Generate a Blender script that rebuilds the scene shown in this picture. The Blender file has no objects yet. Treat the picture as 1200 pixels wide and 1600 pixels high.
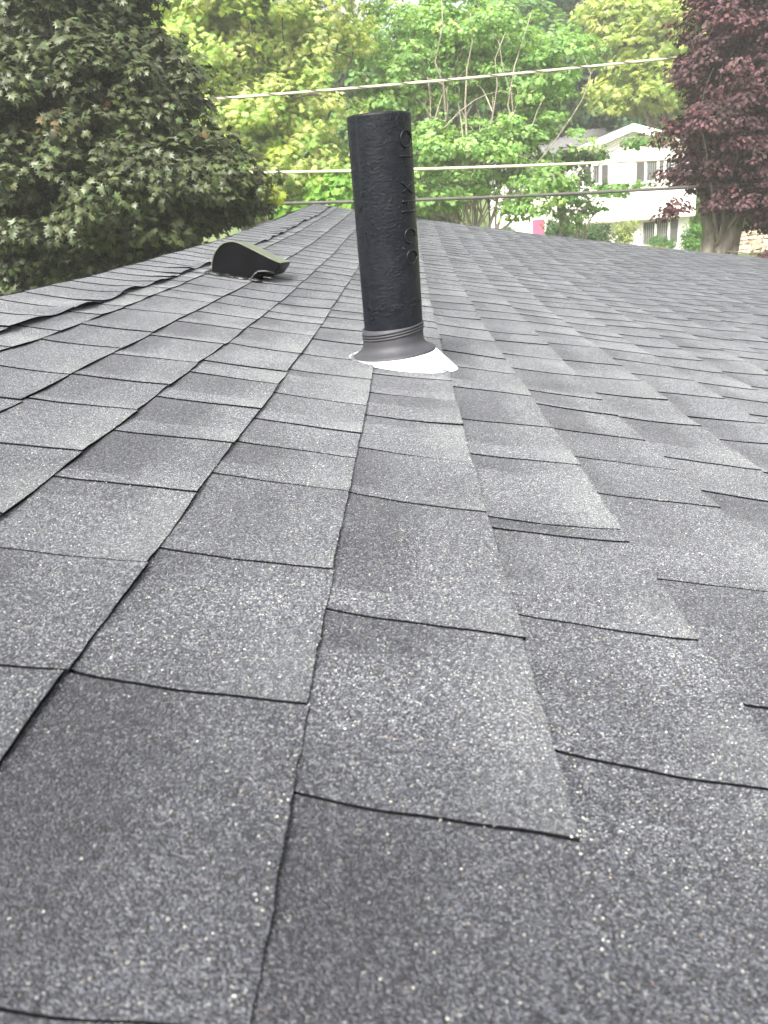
import bpy, math, random
import numpy as np
from mathutils import Vector, Matrix
R = math.radians
random.seed(7); rng = np.random.default_rng(7)
sc = bpy.context.scene
C = sc.collection

# ------------------------------------------------------------------ camera
F = 1300.0                      # focal length in pixels of the 1200x1600 photograph
PITCH, ROLL = R(21.5), R(5.0)
HC = 4.55                       # camera height above the ground
CAM = np.array([0.0, 0.0, HC])
zup = np.array([-math.sin(ROLL)*math.cos(PITCH), math.cos(ROLL)*math.cos(PITCH), math.sin(PITCH)])
xr = np.array([math.cos(ROLL), math.sin(ROLL), 0.0])
yf = np.cross(zup, xr)
CW = np.stack([xr, yf, zup])    # camera axes -> world axes
cam_d = bpy.data.cameras.new('camera'); cam = bpy.data.objects.new('camera', cam_d); C.objects.link(cam)
M4 = Matrix([list(CW[0])+[0], list(CW[1])+[0], list(CW[2])+[HC], [0, 0, 0, 1]])
cam.matrix_world = M4
cam_d.sensor_fit = 'VERTICAL'; cam_d.sensor_height = 36.0; cam_d.lens = F/1600*36
cam_d.clip_start = 0.02; cam_d.clip_end = 600
cam_d.dof.use_dof = True; cam_d.dof.focus_distance = 1.5; cam_d.dof.aperture_fstop = 17.0
sc.camera = cam

# ------------------------------------------------------------------ sky, sun, exposure
SUN_EL, SUN_AZ = R(52), R(203)      # azimuth clockwise from +Y: behind the camera, to its left
w = bpy.data.worlds.new('World'); sc.world = w; w.use_nodes = True
nt = w.node_tree; bg = nt.nodes['Background']
sky = nt.nodes.new('ShaderNodeTexSky'); sky.sky_type = 'NISHITA'; sky.sun_disc = False
sky.sun_elevation = SUN_EL; sky.sun_rotation = SUN_AZ
sky.air_density = 1.0; sky.dust_density = 6.0; sky.ozone_density = 0.6; sky.altitude = 50
hs = nt.nodes.new('ShaderNodeHueSaturation'); hs.inputs['Saturation'].default_value = 0.2
nt.links.new(sky.outputs[0], hs.inputs['Color']); nt.links.new(hs.outputs[0], bg.inputs[0])
bg.inputs[1].default_value = 0.15
sl = bpy.data.lights.new('sun', 'SUN'); sl.energy = 3.6; sl.angle = R(16); sl.color = (1.0, 0.96, 0.88)
so = bpy.data.objects.new('sun', sl); C.objects.link(so)
sd = Vector((math.sin(SUN_AZ)*math.cos(SUN_EL), math.cos(SUN_AZ)*math.cos(SUN_EL), math.sin(SUN_EL)))
so.rotation_euler = sd.to_track_quat('Z', 'Y').to_euler(); so.location = (0, 0, 30)
vs = sc.view_settings; vs.view_transform = 'Standard'; vs.look = 'None'; vs.exposure = 1.56; vs.gamma = 1
vs.use_curve_mapping = False
sc.cycles.max_bounces = 6; sc.cycles.diffuse_bounces = 3; sc.cycles.volume_bounces = 0

# ------------------------------------------------------------------ measuring helpers
def ray(px, py):
    d = np.array([(px-600)/F, -(py-800)/F, -1.0]); return CW @ d
def at(px, py, D):
    d = ray(px, py); return CAM + d*(D/d[1])
def px_of(p):
    c = CW.T @ (np.asarray(p, float)-CAM); return 600-F*c[0]/c[2], 800+F*c[1]/c[2]

# ------------------------------------------------------------------ object helpers
def mesh_obj(name, V, Fc, mats=(), parent=None, smooth=False, midx=None, uv=None, col=None, colname='rnd'):
    me = bpy.data.meshes.new(name)
    V = np.asarray(V, np.float32)
    if isinstance(Fc, np.ndarray):
        n, k = Fc.shape
        me.vertices.add(len(V)); me.vertices.foreach_set('co', V.ravel())
        me.loops.add(n*k); me.loops.foreach_set('vertex_index', Fc.ravel().astype(np.int32))
        me.polygons.add(n); me.polygons.foreach_set('loop_start', np.arange(0, n*k, k, dtype=np.int32))
        try: me.polygons.foreach_set('loop_total', np.full(n, k, dtype=np.int32))
        except Exception: pass
        me.update(calc_edges=True); me.validate()
    else:
        me.from_pydata(V.tolist(), [], Fc); me.update()
    if uv is not None:
        l = me.uv_layers.new(name='UVMap'); vi = np.empty(len(me.loops), np.int32); me.loops.foreach_get('vertex_index', vi)
        l.data.foreach_set('uv', np.asarray(uv, np.float32)[vi].ravel())
    if col is not None:
        a = me.color_attributes.new(colname, 'FLOAT_COLOR', 'POINT')
        c = np.ones((len(V), 4), np.float32); c[:, :3] = col; a.data.foreach_set('color', c.ravel())
    for m in (mats if isinstance(mats, (list, tuple)) else [mats]): me.materials.append(m)
    if midx is not None: me.polygons.foreach_set('material_index', np.asarray(midx, np.int32))
    if smooth: me.polygons.foreach_set('use_smooth', np.ones(len(me.polygons), bool))
    o = bpy.data.objects.new(name, me); C.objects.link(o)
    if parent: o.parent = parent
    return o
def tag(o, label=None, cat=None, group=None, kind=None):
    if label: o['label'] = label
    if cat: o['category'] = cat
    if group: o['group'] = group
    if kind: o['kind'] = kind
    return o
def thing(name, label, cat, loc=(0, 0, 0), group=None):
    o = bpy.data.objects.new(name, None); C.objects.link(o); o.location = Vector([float(a) for a in loc])
    o.empty_display_size = .2
    return tag(o, label, cat, group)
def child(name, V, Fc, mats, par, **k):
    """a part given in world coordinates under a thing that stands at par.location (or a part under it)"""
    off = np.zeros(3); p = par
    while p is not None: off += np.array(p.location); p = p.parent
    return mesh_obj(name, np.asarray(V, float)-off, Fc, mats, par, **k)
def box(c, s, ax=None):
    c = np.asarray(c, float); ax = np.eye(3) if ax is None else ax
    V = [c + sum(q*h*a for q, h, a in zip(sg, np.array(s)/2, ax)) for sg in
         [(-1,-1,-1),(1,-1,-1),(1,1,-1),(-1,1,-1),(-1,-1,1),(1,-1,1),(1,1,1),(-1,1,1)]]
    return V, [(0,3,2,1),(4,5,6,7),(0,1,5,4),(1,2,6,5),(2,3,7,6),(3,0,4,7)]
def join(*parts):
    V, Fc = [], []
    for v, f in parts:
        b = len(V); V += [list(map(float, q)) for q in v]; Fc += [tuple(int(i)+b for i in q) for q in f]
    return V, Fc
def tube(pts, rad, n=7, cap=True):
    pts = [np.asarray(p, float) for p in pts]; V, Fc = [], []
    rad = [rad]*len(pts) if np.isscalar(rad) else rad
    ref = np.array([0.13, 0.97, 0.2])
    for i, p in enumerate(pts):
        t = pts[min(i+1, len(pts)-1)]-pts[max(i-1, 0)]; t = t/(np.linalg.norm(t)+1e-9)
        a = np.cross(t, ref)
        if np.linalg.norm(a) < .2: a = np.cross(t, [1, 0, 0])
        a /= np.linalg.norm(a); b = np.cross(t, a)
        for k in range(n):
            th = 2*math.pi*k/n; V.append(p+rad[i]*(math.cos(th)*a+math.sin(th)*b))
    for i in range(len(pts)-1):
        for k in range(n):
            Fc.append((i*n+k, i*n+(k+1) % n, (i+1)*n+(k+1) % n, (i+1)*n+k))
    if cap: Fc += [tuple(range(n))[::-1], tuple(range((len(pts)-1)*n, len(pts)*n))]
    return V, Fc

# ------------------------------------------------------------------ material helpers
def new_mat(name):
    m = bpy.data.materials.new(name); m.use_nodes = True; n = m.node_tree
    return m, n, n.nodes['Principled BSDF'], n.nodes['Material Output']
def N(n, t, **k):
    x = n.nodes.new(t)
    for a, b in k.items():
        if a in x.inputs: x.inputs[a].default_value = b
        else: setattr(x, a, b)
    return x
def ramp(n, stops, interp='LINEAR'):
    r = n.nodes.new('ShaderNodeValToRGB'); cr = r.color_ramp; cr.interpolation = interp
    while len(cr.elements) < len(stops): cr.elements.new(0.5)
    for e, (p, c) in zip(cr.elements, stops): e.position = p; e.color = (*c, 1) if len(c) == 3 else c
    return r
def mixc(n, fac, a, b, mode='MIX'):
    m = n.nodes.new('ShaderNodeMix'); m.data_type = 'RGBA'; m.blend_type = mode
    for s, v in ((0, fac), (6, a), (7, b)):
        if hasattr(v, 'is_linked') or hasattr(v, 'links'): n.links.new(v, m.inputs[s])
        elif s == 0: m.inputs[0].default_value = v
        else: m.inputs[s].default_value = (*v, 1)
    return m.outputs[2]
def math_(n, op, a, b=None, clamp=False):
    m = n.nodes.new('ShaderNodeMath'); m.operation = op; m.use_clamp = clamp
    for i, v in enumerate((a, b)):
        if v is None: continue
        if hasattr(v, 'links'): n.links.new(v, m.inputs[i])
        else: m.inputs[i].default_value = v
    return m.outputs[0]
def maprange(n, v, a, b, c=0.0, d=1.0, smooth=True):
    m = n.nodes.new('ShaderNodeMapRange'); m.interpolation_type = 'SMOOTHSTEP' if smooth else 'LINEAR'
    n.links.new(v, m.inputs[0])
    for i, x in enumerate((a, b, c, d)):
        if hasattr(x, 'links'): n.links.new(x, m.inputs[1+i])
        else: m.inputs[1+i].default_value = x
    return m.outputs[0]
def simple(name, col, rough=0.6, metal=0.0, noise=None, bump=None, spec=0.5):
    m, n, b, o = new_mat(name)
    b.inputs['Roughness'].default_value = rough; b.inputs['Metallic'].default_value = metal
    b.inputs['Specular IOR Level'].default_value = spec
    b.inputs['Base Color'].default_value = (*col, 1)
    tc = N(n, 'ShaderNodeNewGeometry')
    if noise:
        s, amt = noise; t = N(n, 'ShaderNodeTexNoise', Scale=s, Detail=6.0); n.links.new(tc.outputs['Position'], t.inputs['Vector'])
        r = ramp(n, [(.3, tuple(c*(1-amt) for c in col)), (.7, tuple(min(1, c*(1+amt)) for c in col))])
        n.links.new(t.outputs[0], r.inputs[0]); n.links.new(r.outputs[0], b.inputs['Base Color'])
    if bump:
        s, d = bump; t = N(n, 'ShaderNodeTexNoise', Scale=s, Detail=5.0); n.links.new(tc.outputs['Position'], t.inputs['Vector'])
        bm = N(n, 'ShaderNodeBump', Distance=d, Strength=1.0); n.links.new(t.outputs[0], bm.inputs['Height']); n.links.new(bm.outputs[0], b.inputs['Normal'])
    return m

def shingle_mat():
    m, n, b, o = new_mat('asphalt_granules')
    g = N(n, 'ShaderNodeNewGeometry'); P = g.outputs['Position']
    jit = N(n, 'ShaderNodeTexNoise', Scale=900.0, Detail=1.0); n.links.new(P, jit.inputs['Vector'])
    v1 = N(n, 'ShaderNodeTexVoronoi', Scale=930.0, Randomness=1.0); n.links.new(P, v1.inputs['Vector'])
    s1 = N(n, 'ShaderNodeSeparateColor'); n.links.new(v1.outputs['Color'], s1.inputs[0])
    r1 = ramp(n, [(0, (.006, .006, .008)), (.22, (.014, .014, .019)), (.42, (.034, .034, .044)), (.66, (.060, .062, .075)), (.88, (.108, .112, .130)), (.98, (.17, .175, .18)), (1, (.30, .295, .27))])
    n.links.new(s1.outputs[0], r1.inputs[0])
    # hue of single granules: bluish, violet, rusty
    r2 = ramp(n, [(0, (.88, .94, 1.06)), (.5, (1, 1.01, .99)), (.93, (1.02, .99, .98)), (.985, (1.0, .94, .80)), (1, (1.25, .82, .60))])
    n.links.new(s1.outputs[1], r2.inputs[0])
    c = mixc(n, 1.0, r1.outputs[0], r2.outputs[0], 'MULTIPLY')
    # larger pale crumbs
    v2 = N(n, 'ShaderNodeTexVoronoi', Scale=430.0, Randomness=1.0); n.links.new(P, v2.inputs['Vector'])
    s2 = N(n, 'ShaderNodeSeparateColor'); n.links.new(v2.outputs['Color'], s2.inputs[0])
    pick = math_(n, 'GREATER_THAN', s2.outputs[0], .991)
    near = math_(n, 'LESS_THAN', v2.outputs['Distance'], .30)
    c = mixc(n, math_(n, 'MULTIPLY', pick, near), c, (.50, .49, .43))
    # colour blend drop: the dark band at one upslope corner of each tab
    uv = N(n, 'ShaderNodeUVMap', uv_map='UVMap'); su = N(n, 'ShaderNodeSeparateXYZ'); n.links.new(uv.outputs[0], su.inputs[0])
    at_ = N(n, 'ShaderNodeVertexColor', layer_name='rnd'); sr = N(n, 'ShaderNodeSeparateColor'); n.links.new(at_.outputs[0], sr.inputs[0])
    wn = N(n, 'ShaderNodeTexNoise', Scale=55.0, Detail=3.0); n.links.new(P, wn.inputs['Vector'])
    wob = math_(n, 'MULTIPLY', math_(n, 'SUBTRACT', wn.outputs[0], .5), .28)
    uu = math_(n, 'ADD', su.outputs[0], wob); vv = math_(n, 'ADD', su.outputs[1], math_(n, 'MULTIPLY', wob, .25))
    ed = math_(n, 'ADD', math_(n, 'MULTIPLY', sr.outputs[0], .55), .18)
    fu = math_(n, 'SUBTRACT', 1.0, maprange(n, math_(n, 'SUBTRACT', uu, ed), -.16, .2))
    lo = math_(n, 'MULTIPLY', sr.outputs[1], .75)
    fv = maprange(n, math_(n, 'SUBTRACT', vv, lo), -.012, .012)
    dark = math_(n, 'MULTIPLY', fu, fv)
    k = math_(n, 'MULTIPLY', dark, math_(n, 'MULTIPLY', sr.outputs[2], .78))
    c = mixc(n, k, c, mixc(n, 1.0, c, (.44, .43, .455), 'MULTIPLY'))
    # pale band near the butt, in patches
    fl = math_(n, 'MULTIPLY', maprange(n, uu, .45, .95), maprange(n, math_(n, 'SUBTRACT', sr.outputs[1], vv), -.1, .25))
    c = mixc(n, math_(n, 'MULTIPLY', fl, .12), c, (.20, .21, .22))
    big = N(n, 'ShaderNodeTexNoise', Scale=6.0, Detail=4.0); n.links.new(P, big.inputs['Vector'])
    rb = ramp(n, [(.3, (.80, .80, .80)), (.7, (1.18, 1.18, 1.17))]); n.links.new(big.outputs[0], rb.inputs[0])
    c = mixc(n, 1.0, c, rb.outputs[0], 'MULTIPLY')
    c = mixc(n, 1.0, c, (.57, .57, .585), 'MULTIPLY')
    n.links.new(c, b.inputs['Base Color'])
    b.inputs['Roughness'].default_value = .6; b.inputs['Specular IOR Level'].default_value = .5
    b.inputs['Sheen Weight'].default_value = .9
    n.links.new(mixc(n, 1.0, c, (17.0, 17.0, 14.6), 'MULTIPLY'), b.inputs['Sheen Tint']); b.inputs['Sheen Roughness'].default_value = .16
    h = math_(n, 'ADD', math_(n, 'SUBTRACT', .8, v1.outputs['Distance']), math_(n, 'MULTIPLY', jit.outputs[0], .4))
    h = math_(n, 'ADD', h, math_(n, 'MULTIPLY', s1.outputs[2], .5))
    bm = N(n, 'ShaderNodeBump', Distance=.0009, Strength=.8); n.links.new(h, bm.inputs['Height']); n.links.new(bm.outputs[0], b.inputs['Normal'])
    return m
M_SH = shingle_mat()
M_ASPH = simple('asphalt_edge', (.007, .007, .008), .95, noise=(400, .5), bump=(500, .0008), spec=.04)
M_DECK = simple('underlay_joint_shade', (.007, .007, .008), .95, spec=.04)  # shade on the granules down in the joints put into this black

# ------------------------------------------------------------------ the roof we stand on: frame (u down-slope, v along the ridge, n up)
q = [3.04246970e-01, 1.33917185e-01, 2.29857382e-02]
SS, SV0, SD, SCC = 1.05125190e-01, 4.97576694, 9.54292167, 2.40765165e-03
U0, WW = -4.76273107e-02, 3.60520340e-01
p_, r_, y_ = q
R1 = np.array([[math.cos(r_), -math.sin(r_), 0], [math.sin(r_), math.cos(r_), 0], [0, 0, 1]])
R2 = np.array([[1, 0, 0], [0, math.cos(p_), math.sin(p_)], [0, -math.sin(p_), math.cos(p_)]])
R3 = np.array([[math.cos(y_), 0, -math.sin(y_)], [0, 1, 0], [math.sin(y_), 0, math.cos(y_)]])
RR = R3 @ R2 @ R1
MR = CW @ RR.T                   # roof frame (U, N, -V) -> world
SCL = .143/WW                    # metres per unit
def surf(U, V):
    t = V-SV0; return SS*(np.sqrt(t*t+SD*SD)+t)/2 + SCC*np.clip(U, -3, 30)**2
UR = -5.55                       # ridge, in shingle courses
URU = U0+UR*WW
def RP(k, v, n=0.0):
    """k = course coordinate, v = along the ridge in courses, n = metres above the deck; -> world"""
    k = np.asarray(k, float); v = np.asarray(v, float)
    U = U0+k*WW; V = v*WW; Uc = np.maximum(U, URU)
    over = np.minimum(U-URU, 0)
    wav = .0022*np.sin(v*.5+k*1.7)+.0010*np.sin(v*1.9-k*.8+1)
    Nn = surf(Uc, V)-1 + over*(-0.5)*-1 + (n+wav)/SCL
    X = np.stack(np.broadcast_arrays(U, Nn, -V), -1)
    return CAM + (X @ MR.T)*SCL
def hit_roof(px, py):
    d = RR @ np.array([(px-600)/F, -(py-800)/F, -1.0]); lo = hi = None
    for t in np.geomspace(.3, 200, 900):
        if 1+d[1]*t - surf(d[0]*t, -d[2]*t) < 0: return (d[0]*t-U0)/WW, -d[2]*t/WW
    return None
UP_N = MR @ np.array([0, 1, 0]); U_DIR = MR @ np.array([1, 0, 0]); V_DIR = MR @ np.array([0, 0, -1])
V_END = 55.5; K_MAX = 34

our = thing('house', 'low house with dark grey asphalt shingle roof filling the foreground', 'house', RP(8, 25, -.1))
roof = child('roof', *(lambda: (lambda ks, vs_: (RP(*np.meshgrid(ks, vs_, indexing='ij'), -.002).reshape(-1, 3),
     np.array([[i*len(vs_)+j, (i+1)*len(vs_)+j, (i+1)*len(vs_)+j+1, i*len(vs_)+j+1] for i in range(len(ks)-1) for j in range(len(vs_)-1)])))
     (np.linspace(UR, K_MAX+.7, 60), np.linspace(-14, V_END-.1, 90)))(), M_DECK, our)
ticks = {-5: [9.3, 10.7, 12.2], -4: [8.43, 10.07, 11.36, 13.19, 14.89, 15.87], -3: [5.97, 7.38, 8.46, 9.71, 11.18, 12.51, 13.82],
  -2: [4.21, 5.41, 6.64, 7.96, 9.18, 9.94, 11.37, 12.91, 14.27], -1: [1.6, 3.06, 4.42, 5.84, 6.75, 7.62, 8.83, 10.21],
  0: [2.47, 3.89, 5.87, 7.13, 8.47, 9.56, 10.65, 11.35], 1: [2.93, 4.17, 5.56, 5.77, 7.4, 8.78, 10.4, 11.9],
  2: [4.93, 6.63, 7.68, 8.8, 10.02], 3: [5.6, 7.09, 8.19, 9.96, 11.31], 4: [6.9, 8.1]}
def joint_gap(k, v): return .018+.006*math.sin(k*12.9+v*7.1)+.014*min(1, max(0, (v+abs(k)-5)/9))
def joint_line(k, v, us):
    h = math.sin(k*3.3+v*5.7); u = np.clip(us, 0, 1.05)
    return -.085*(1+.25*h)*np.power(u+.0, .8)+.022*u*u*u+.008*np.sin(us*6+v*9)+.003*np.sin(us*17+v*5)
def tab_mesh(k, v0, v1, nu, nv, rs):
    """one exposed tab: lower end (butt) at k+1, joints at v0 and v1"""
    g0 = g1 = .5*joint_gap(k, v0); g1 = .5*joint_gap(k, v1)
    ju = 1+rs.normal(0, .008); lift = .0026+abs(rs.normal(0, .0007)); curl = rs.uniform(0, .0007, 2)
    us = np.concatenate([[-.12], np.linspace(0, 1, nu)]); ss = np.linspace(0, 1, nv)
    Ug, Sg = np.meshgrid(us, ss, indexing='ij')
    ph = rs.uniform(0, 6, 4); sk = rs.normal(0, .018)
    a = v0+g0+joint_line(k, v0, us); b = v1-g1+joint_line(k, v1, us)
    Vg = a[:, None]*(1-Sg)+b[:, None]*Sg
    Kg = k+Ug*ju; e = Ug > .99
    Kg = Kg+np.where(e,   .0035*np.sin(Sg*5+ph[3])+rs.normal(0, .002, Sg.shape), 0)
    prof = np.clip(Ug, 0, 1)
    n = .0018+lift*prof**1.35 + (curl[0]+.0010*min(1, max(0, (v0+abs(k)-5)/9)))*(1-Sg)**4+curl[1]*Sg**3*prof + .0006*np.sin(Vg*5+k*3)
    n = np.where(Ug < 0, .0012, n)
    top = RP(Kg, Vg, n).reshape(-1, 3); L_ = len(us)
    idx = np.arange(L_*nv).reshape(L_, nv)
    F_ = [(idx[i, j], idx[i+1, j], idx[i+1, j+1], idx[i, j+1]) for i in range(L_-1) for j in range(nv-1)]
    mi = [0]*len(F_); V_ = list(top); uv = [(x, y) for x, y in zip(Ug.ravel(), Sg.ravel())]
    rim = [idx[i, 0] for i in range(L_)]+[idx[L_-1, j] for j in range(1, nv)]+[idx[i, nv-1] for i in range(L_-2, -1, -1)]
    base = len(V_); fl = [(Kg.ravel()[i], Vg.ravel()[i]) for i in rim]
    thk = .003 if nu < 8 else .0031
    V_ += list(RP([f[0] for f in fl], [f[1] for f in fl], np.maximum(n.ravel()[rim]-thk, -.0015))); uv += [(0, 0)]*len(rim)
    for i in range(len(rim)-1):
        F_.append((rim[i], base+i, base+i+1, rim[i+1])); mi.append(1)
    F_ = [tuple(int(x) for x in f)[::-1] for f in F_]
    c = np.array([rs.random(), rs.choice([0, .2, .45, .7, 1.0], p=[.3, .2, .2, .15, .15]), rs.uniform(.35, 1.0)])
    return V_, F_, mi, uv, c
tabs = []
for k in range(-6, K_MAX+1):
    rs = np.random.default_rng(100+k)
    T = list(ticks.get(k, [6+rs.uniform(0, 1.3)]))
    v = T[0]
    while v > -13: v -= rs.choice([1.3, 1.42, 1.15, 1.6], p=[.5, .2, .2, .1]); T.insert(0, v)
    v = T[-1]
    while v < V_END+.2: v += rs.choice([1.28, 1.4, 1.1, 1.7, .8], p=[.45, .2, .2, .08, .07]); T.append(v)
    for a, b in zip(T[:-1], T[1:]): tabs.append((k, a, min(b, V_END+.2)))
tabs = [t for t in tabs if t[2]-t[1] > .12]
def tab_px(t):
    P = [px_of(RP(t[0]+a, max(b, .9))) for a in (0, 1) for b in (t[1], t[2])]
    xs, ys = zip(*P); cx, cy = sum(xs)/4, sum(ys)/4
    if t[2] < .9 or max(xs) < 0 or min(xs) > 1200 or min(ys) > 1600 or t[0] < UR-.5: return 0
    return (min(max(xs), 1200)-max(min(xs), 0))*(min(max(ys), 1600)-max(min(ys), 0))
tabs.sort(key=lambda t: -tab_px(t))
BV, BF, BM, BU, BC = [], [], [], [], []
for i, t in enumerate(tabs):
    rs = np.random.default_rng(1000+i)
    if t[0]+1 < UR: continue
    nu, nv = (16, 20) if i < 26 else (7, 8) if i < 90 else (4, 4)
    V_, F_, mi, uv, c = tab_mesh(*t, nu, nv, rs)
    if i < 299:
        child('shingle', V_, F_, [M_SH, M_ASPH], roof, midx=mi, uv=uv, col=np.tile(c, (len(V_), 1)), smooth=False)
    else:
        b = len(BV); BV += V_; BF += [tuple(x+b for x in f) for f in F_]; BM += mi; BU += uv; BC += [c]*len(V_)
tag(child('far_shingles', BV, BF, [M_SH, M_ASPH], roof, midx=BM, uv=BU, col=np.array(BC)), 'dark grey shingles running away to the far edge', kind='stuff')

# ridge caps
def cap_profile(k):
    # metres above RP's own folded surface: softens the fold at the ridge
    d = np.abs(k-UR)*.143; return .026*np.exp(-(d/.055)**2)*0 - 0.0 + (-.018*np.exp(-(d/.05)**2)+.018*np.exp(-((d-.0)/.09)**2))
ridge = child('ridge_cap', *join(tube([RP(UR, v, -.01) for v in np.linspace(-14, V_END, 40)], .018, 6)), M_DECK, our)
v = -13.0; rs = np.random.default_rng(5); caps = []
while v < V_END-.3: L_ = rs.choice([.98, 1.05, 1.12, .9]); caps.append((v, v+L_)); v += L_
edge = lambda v: -4.38+.04*np.sin(v*.45)+.03*np.sin(v*1.5+1)
for a, b in caps:
    nu, nv = 15, 6
    kr = edge(np.linspace(a, b, nv)); dl = rs.normal(0, .012); ph = rs.uniform(0, 6); am = rs.uniform(.003, .009)
    ss = np.linspace(0, 1, nv); tt = np.linspace(0, 1, nu); Tg, Sg = np.meshgrid(tt, ss, indexing='ij')
    Kg = (kr[None, :]+dl)*(1-Tg)+(2*UR-kr[None, :]-dl)*Tg
    Vg = a+(b-a+.10)*Sg+.05*np.sin(Tg*3.1)*(Sg-.0)*0-.05*np.sin(Tg*math.pi)*1.0
    d = np.abs(Kg-UR)*.143
    n = .006+.0022*(1-Sg)+.3*am*np.sin(Sg*5+ph)*np.exp(-(Tg*8)**2)+ .0035*np.sin(Vg*3.1)*np.exp(-(Tg*6)**2) + .005*np.exp(-(Tg/.12)**2)
    top = RP(Kg, Vg, n).reshape(-1, 3); idx = np.arange(nu*nv).reshape(nu, nv)
    F_ = [(idx[i, j], idx[i, j+1], idx[i+1, j+1], idx[i+1, j]) for i in range(nu-1) for j in range(nv-1)]; mi = [0]*len(F_)
    bot = RP(Kg, Vg, n-.0034).reshape(-1, 3); o_ = len(top)
    F_ += [tuple(o_+x for x in f)[::-1] for f in list(F_)]; mi += [1]*len(mi)
    rim = [idx[0, j] for j in range(nv)]+[idx[i, nv-1] for i in range(1, nu)]+[idx[nu-1, j] for j in range(nv-2, -1, -1)]+[idx[i, 0] for i in range(nu-2, 0, -1)]
    for i in range(len(rim)):
        x, y = rim[i], rim[(i+1) % len(rim)]; F_.append((x, o_+x, o_+y, y)); mi.append(1)
    F_ = [tuple(int(x) for x in f)[::-1] for f in F_]
    uv = list(zip((1-Tg).ravel(), Sg.ravel()))*2
    c = np.array([rs.random(), rs.choice([0, .3, .7, 1.]), rs.uniform(.1, .6)])
    child('cap_shingle', np.vstack([top, bot]), F_, [M_SH, M_ASPH], ridge, midx=mi, uv=uv, col=np.tile(c, (2*o_, 1)))
# far slope, fascia and walls under the roof
ks = np.linspace(UR-24, UR-.2, 20); vs2 = np.linspace(-14, V_END, 40)
G = RP(*np.meshgrid(ks, vs2, indexing='ij'), .001).reshape(-1, 3)
child('back_slope', G, np.array([[i*40+j, (i+1)*40+j, (i+1)*40+j+1, i*40+j+1] for i in range(19) for j in range(39)]), M_SH, our)
M_FASC = simple('white_trim_paint', (.75, .74, .70), .5, noise=(3, .06))
M_SIDE0 = simple('cream_siding_paint', (.62, .60, .54), .6, noise=(2, .08))
def strip(P, Q, dz0, dz1, th):
    V_, F_ = [], []
    for i in range(len(P)):
        o_ = (Q[i]) ; V_ += [P[i]+[0, 0, dz0], P[i]+[0, 0, dz1], P[i]+o_*th+[0, 0, dz1], P[i]+o_*th+[0, 0, dz0]]
    for i in range(len(P)-1):
        a = 4*i; F_ += [(a, a+1, a+5, a+4), (a+1, a+2, a+6, a+5), (a+2, a+3, a+7, a+6), (a+3, a, a+4, a+7)]
    return V_, F_+[(0, 3, 2, 1), (4*len(P)-4, 4*len(P)-3, 4*len(P)-2, 4*len(P)-1)]
pe = [RP(k, V_END-.15) for k in np.linspace(UR-24, K_MAX+.6, 50)]
child('rake_board', *strip(pe, [V_DIR]*50, -.2, -.018, .025), M_FASC, our)
pe2 = [RP(K_MAX+.62, v) for v in np.linspace(-14, V_END, 30)]
child('fascia_board', *strip(pe2, [U_DIR]*30, -.2, -.02, .025), M_FASC, our)
def wall(P, th=.15):
    P = [np.array(p) for p in P]; V_ = []
    for p in P: V_ += [np.array([p[0], p[1], 0.0]), p+[0, 0, -.24]]
    return V_, [(2*i, 2*i+1, 2*i+3, 2*i+2) for i in range(len(P)-1)]
child('wall', *wall([RP(k, V_END-3) for k in np.linspace(UR-22, K_MAX-2, 30)]), M_SIDE0, our)
child('wall', *wall([RP(K_MAX-2, v) for v in np.linspace(-12, V_END-3, 20)]), M_SIDE0, our)
child('wall', *wall([RP(UR-22, v) for v in np.linspace(-12, V_END-3, 20)]), M_SIDE0, our)

# loose granules lying on the shingles
def grit(n, seed):
    r = np.random.default_rng(seed); V_, F_, cs = [], [], []
    for i in range(n):
        v = r.uniform(.9, 13)**1.0; kk = r.uniform(-3.5, 4)
        if r.random() < .55: kk = round(kk)-abs(r.normal(0, .03))
        e = kk % 1.0; h = .0018+.0046*e**1.35
        p = RP(kk, v, h+.0006); s = r.uniform(.0005, .0010)
        o_ = np.array([[1, 0, -.4], [-.5, .85, -.4], [-.5, -.85, -.4], [.1, 0, .8]])*s*r.uniform(.7, 1.3, (4, 3))
        b = len(V_); V_ += list(p+o_ @ MR[:, [0, 2, 1]].T); F_ += [(b, b+1, b+3), (b+1, b+2, b+3), (b+2, b, b+3), (b, b+2, b+1)]
        c = r.choice([.08, .16, .26, .38]); cs += [[c, c*.98, c*r.uniform(.8, 1)]]*4
    return V_, F_, np.array(cs)
mg, ng, bgd, og = new_mat('loose_granule'); vc = N(ng, 'ShaderNodeVertexColor', layer_name='rnd'); ng.links.new(vc.outputs[0], bgd.inputs['Base Color'])
V_, F_, cs = grit(2600, 3)
tag(child('loose_granules', V_, F_, mg, our, col=cs), 'pale loose mineral granules along the shingle edges', kind='stuff')

# ------------------------------------------------------------------ plumbing vent pipe with boot and flashing
def world_on_roof(px, py):
    k, v = hit_roof(px, py); return RP(k, v), k, v
PB, pk, pv = world_on_roof(619, 566)
Dp = PB[1]
mpp = None
rr_ = 45.3/F*np.linalg.norm((at(615, 500, Dp)-CAM))*.985           # outer radius from its width in the photograph
top_c = at(591.5, 181, Dp); ax_b = at(616.5, 530, Dp)
axis = (top_c-ax_b)/np.linalg.norm(top_c-ax_b)
side = np.cross([0, 1, 0], axis); side = side/np.linalg.norm(side); fwd = np.cross(axis, side)
def cyl_pt(s, th, r):   # s metres up from ax_b, th=0 faces the camera, positive to the right
    return ax_b + axis*s + r*(math.sin(th)*side - math.cos(th)*fwd)
if np.dot(fwd, [0, 1, 0]) < 0: fwd = -fwd
if np.dot(side, [1, 0, 0]) < 0: side = -side
Lp = np.linalg.norm(top_c-ax_b)
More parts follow.
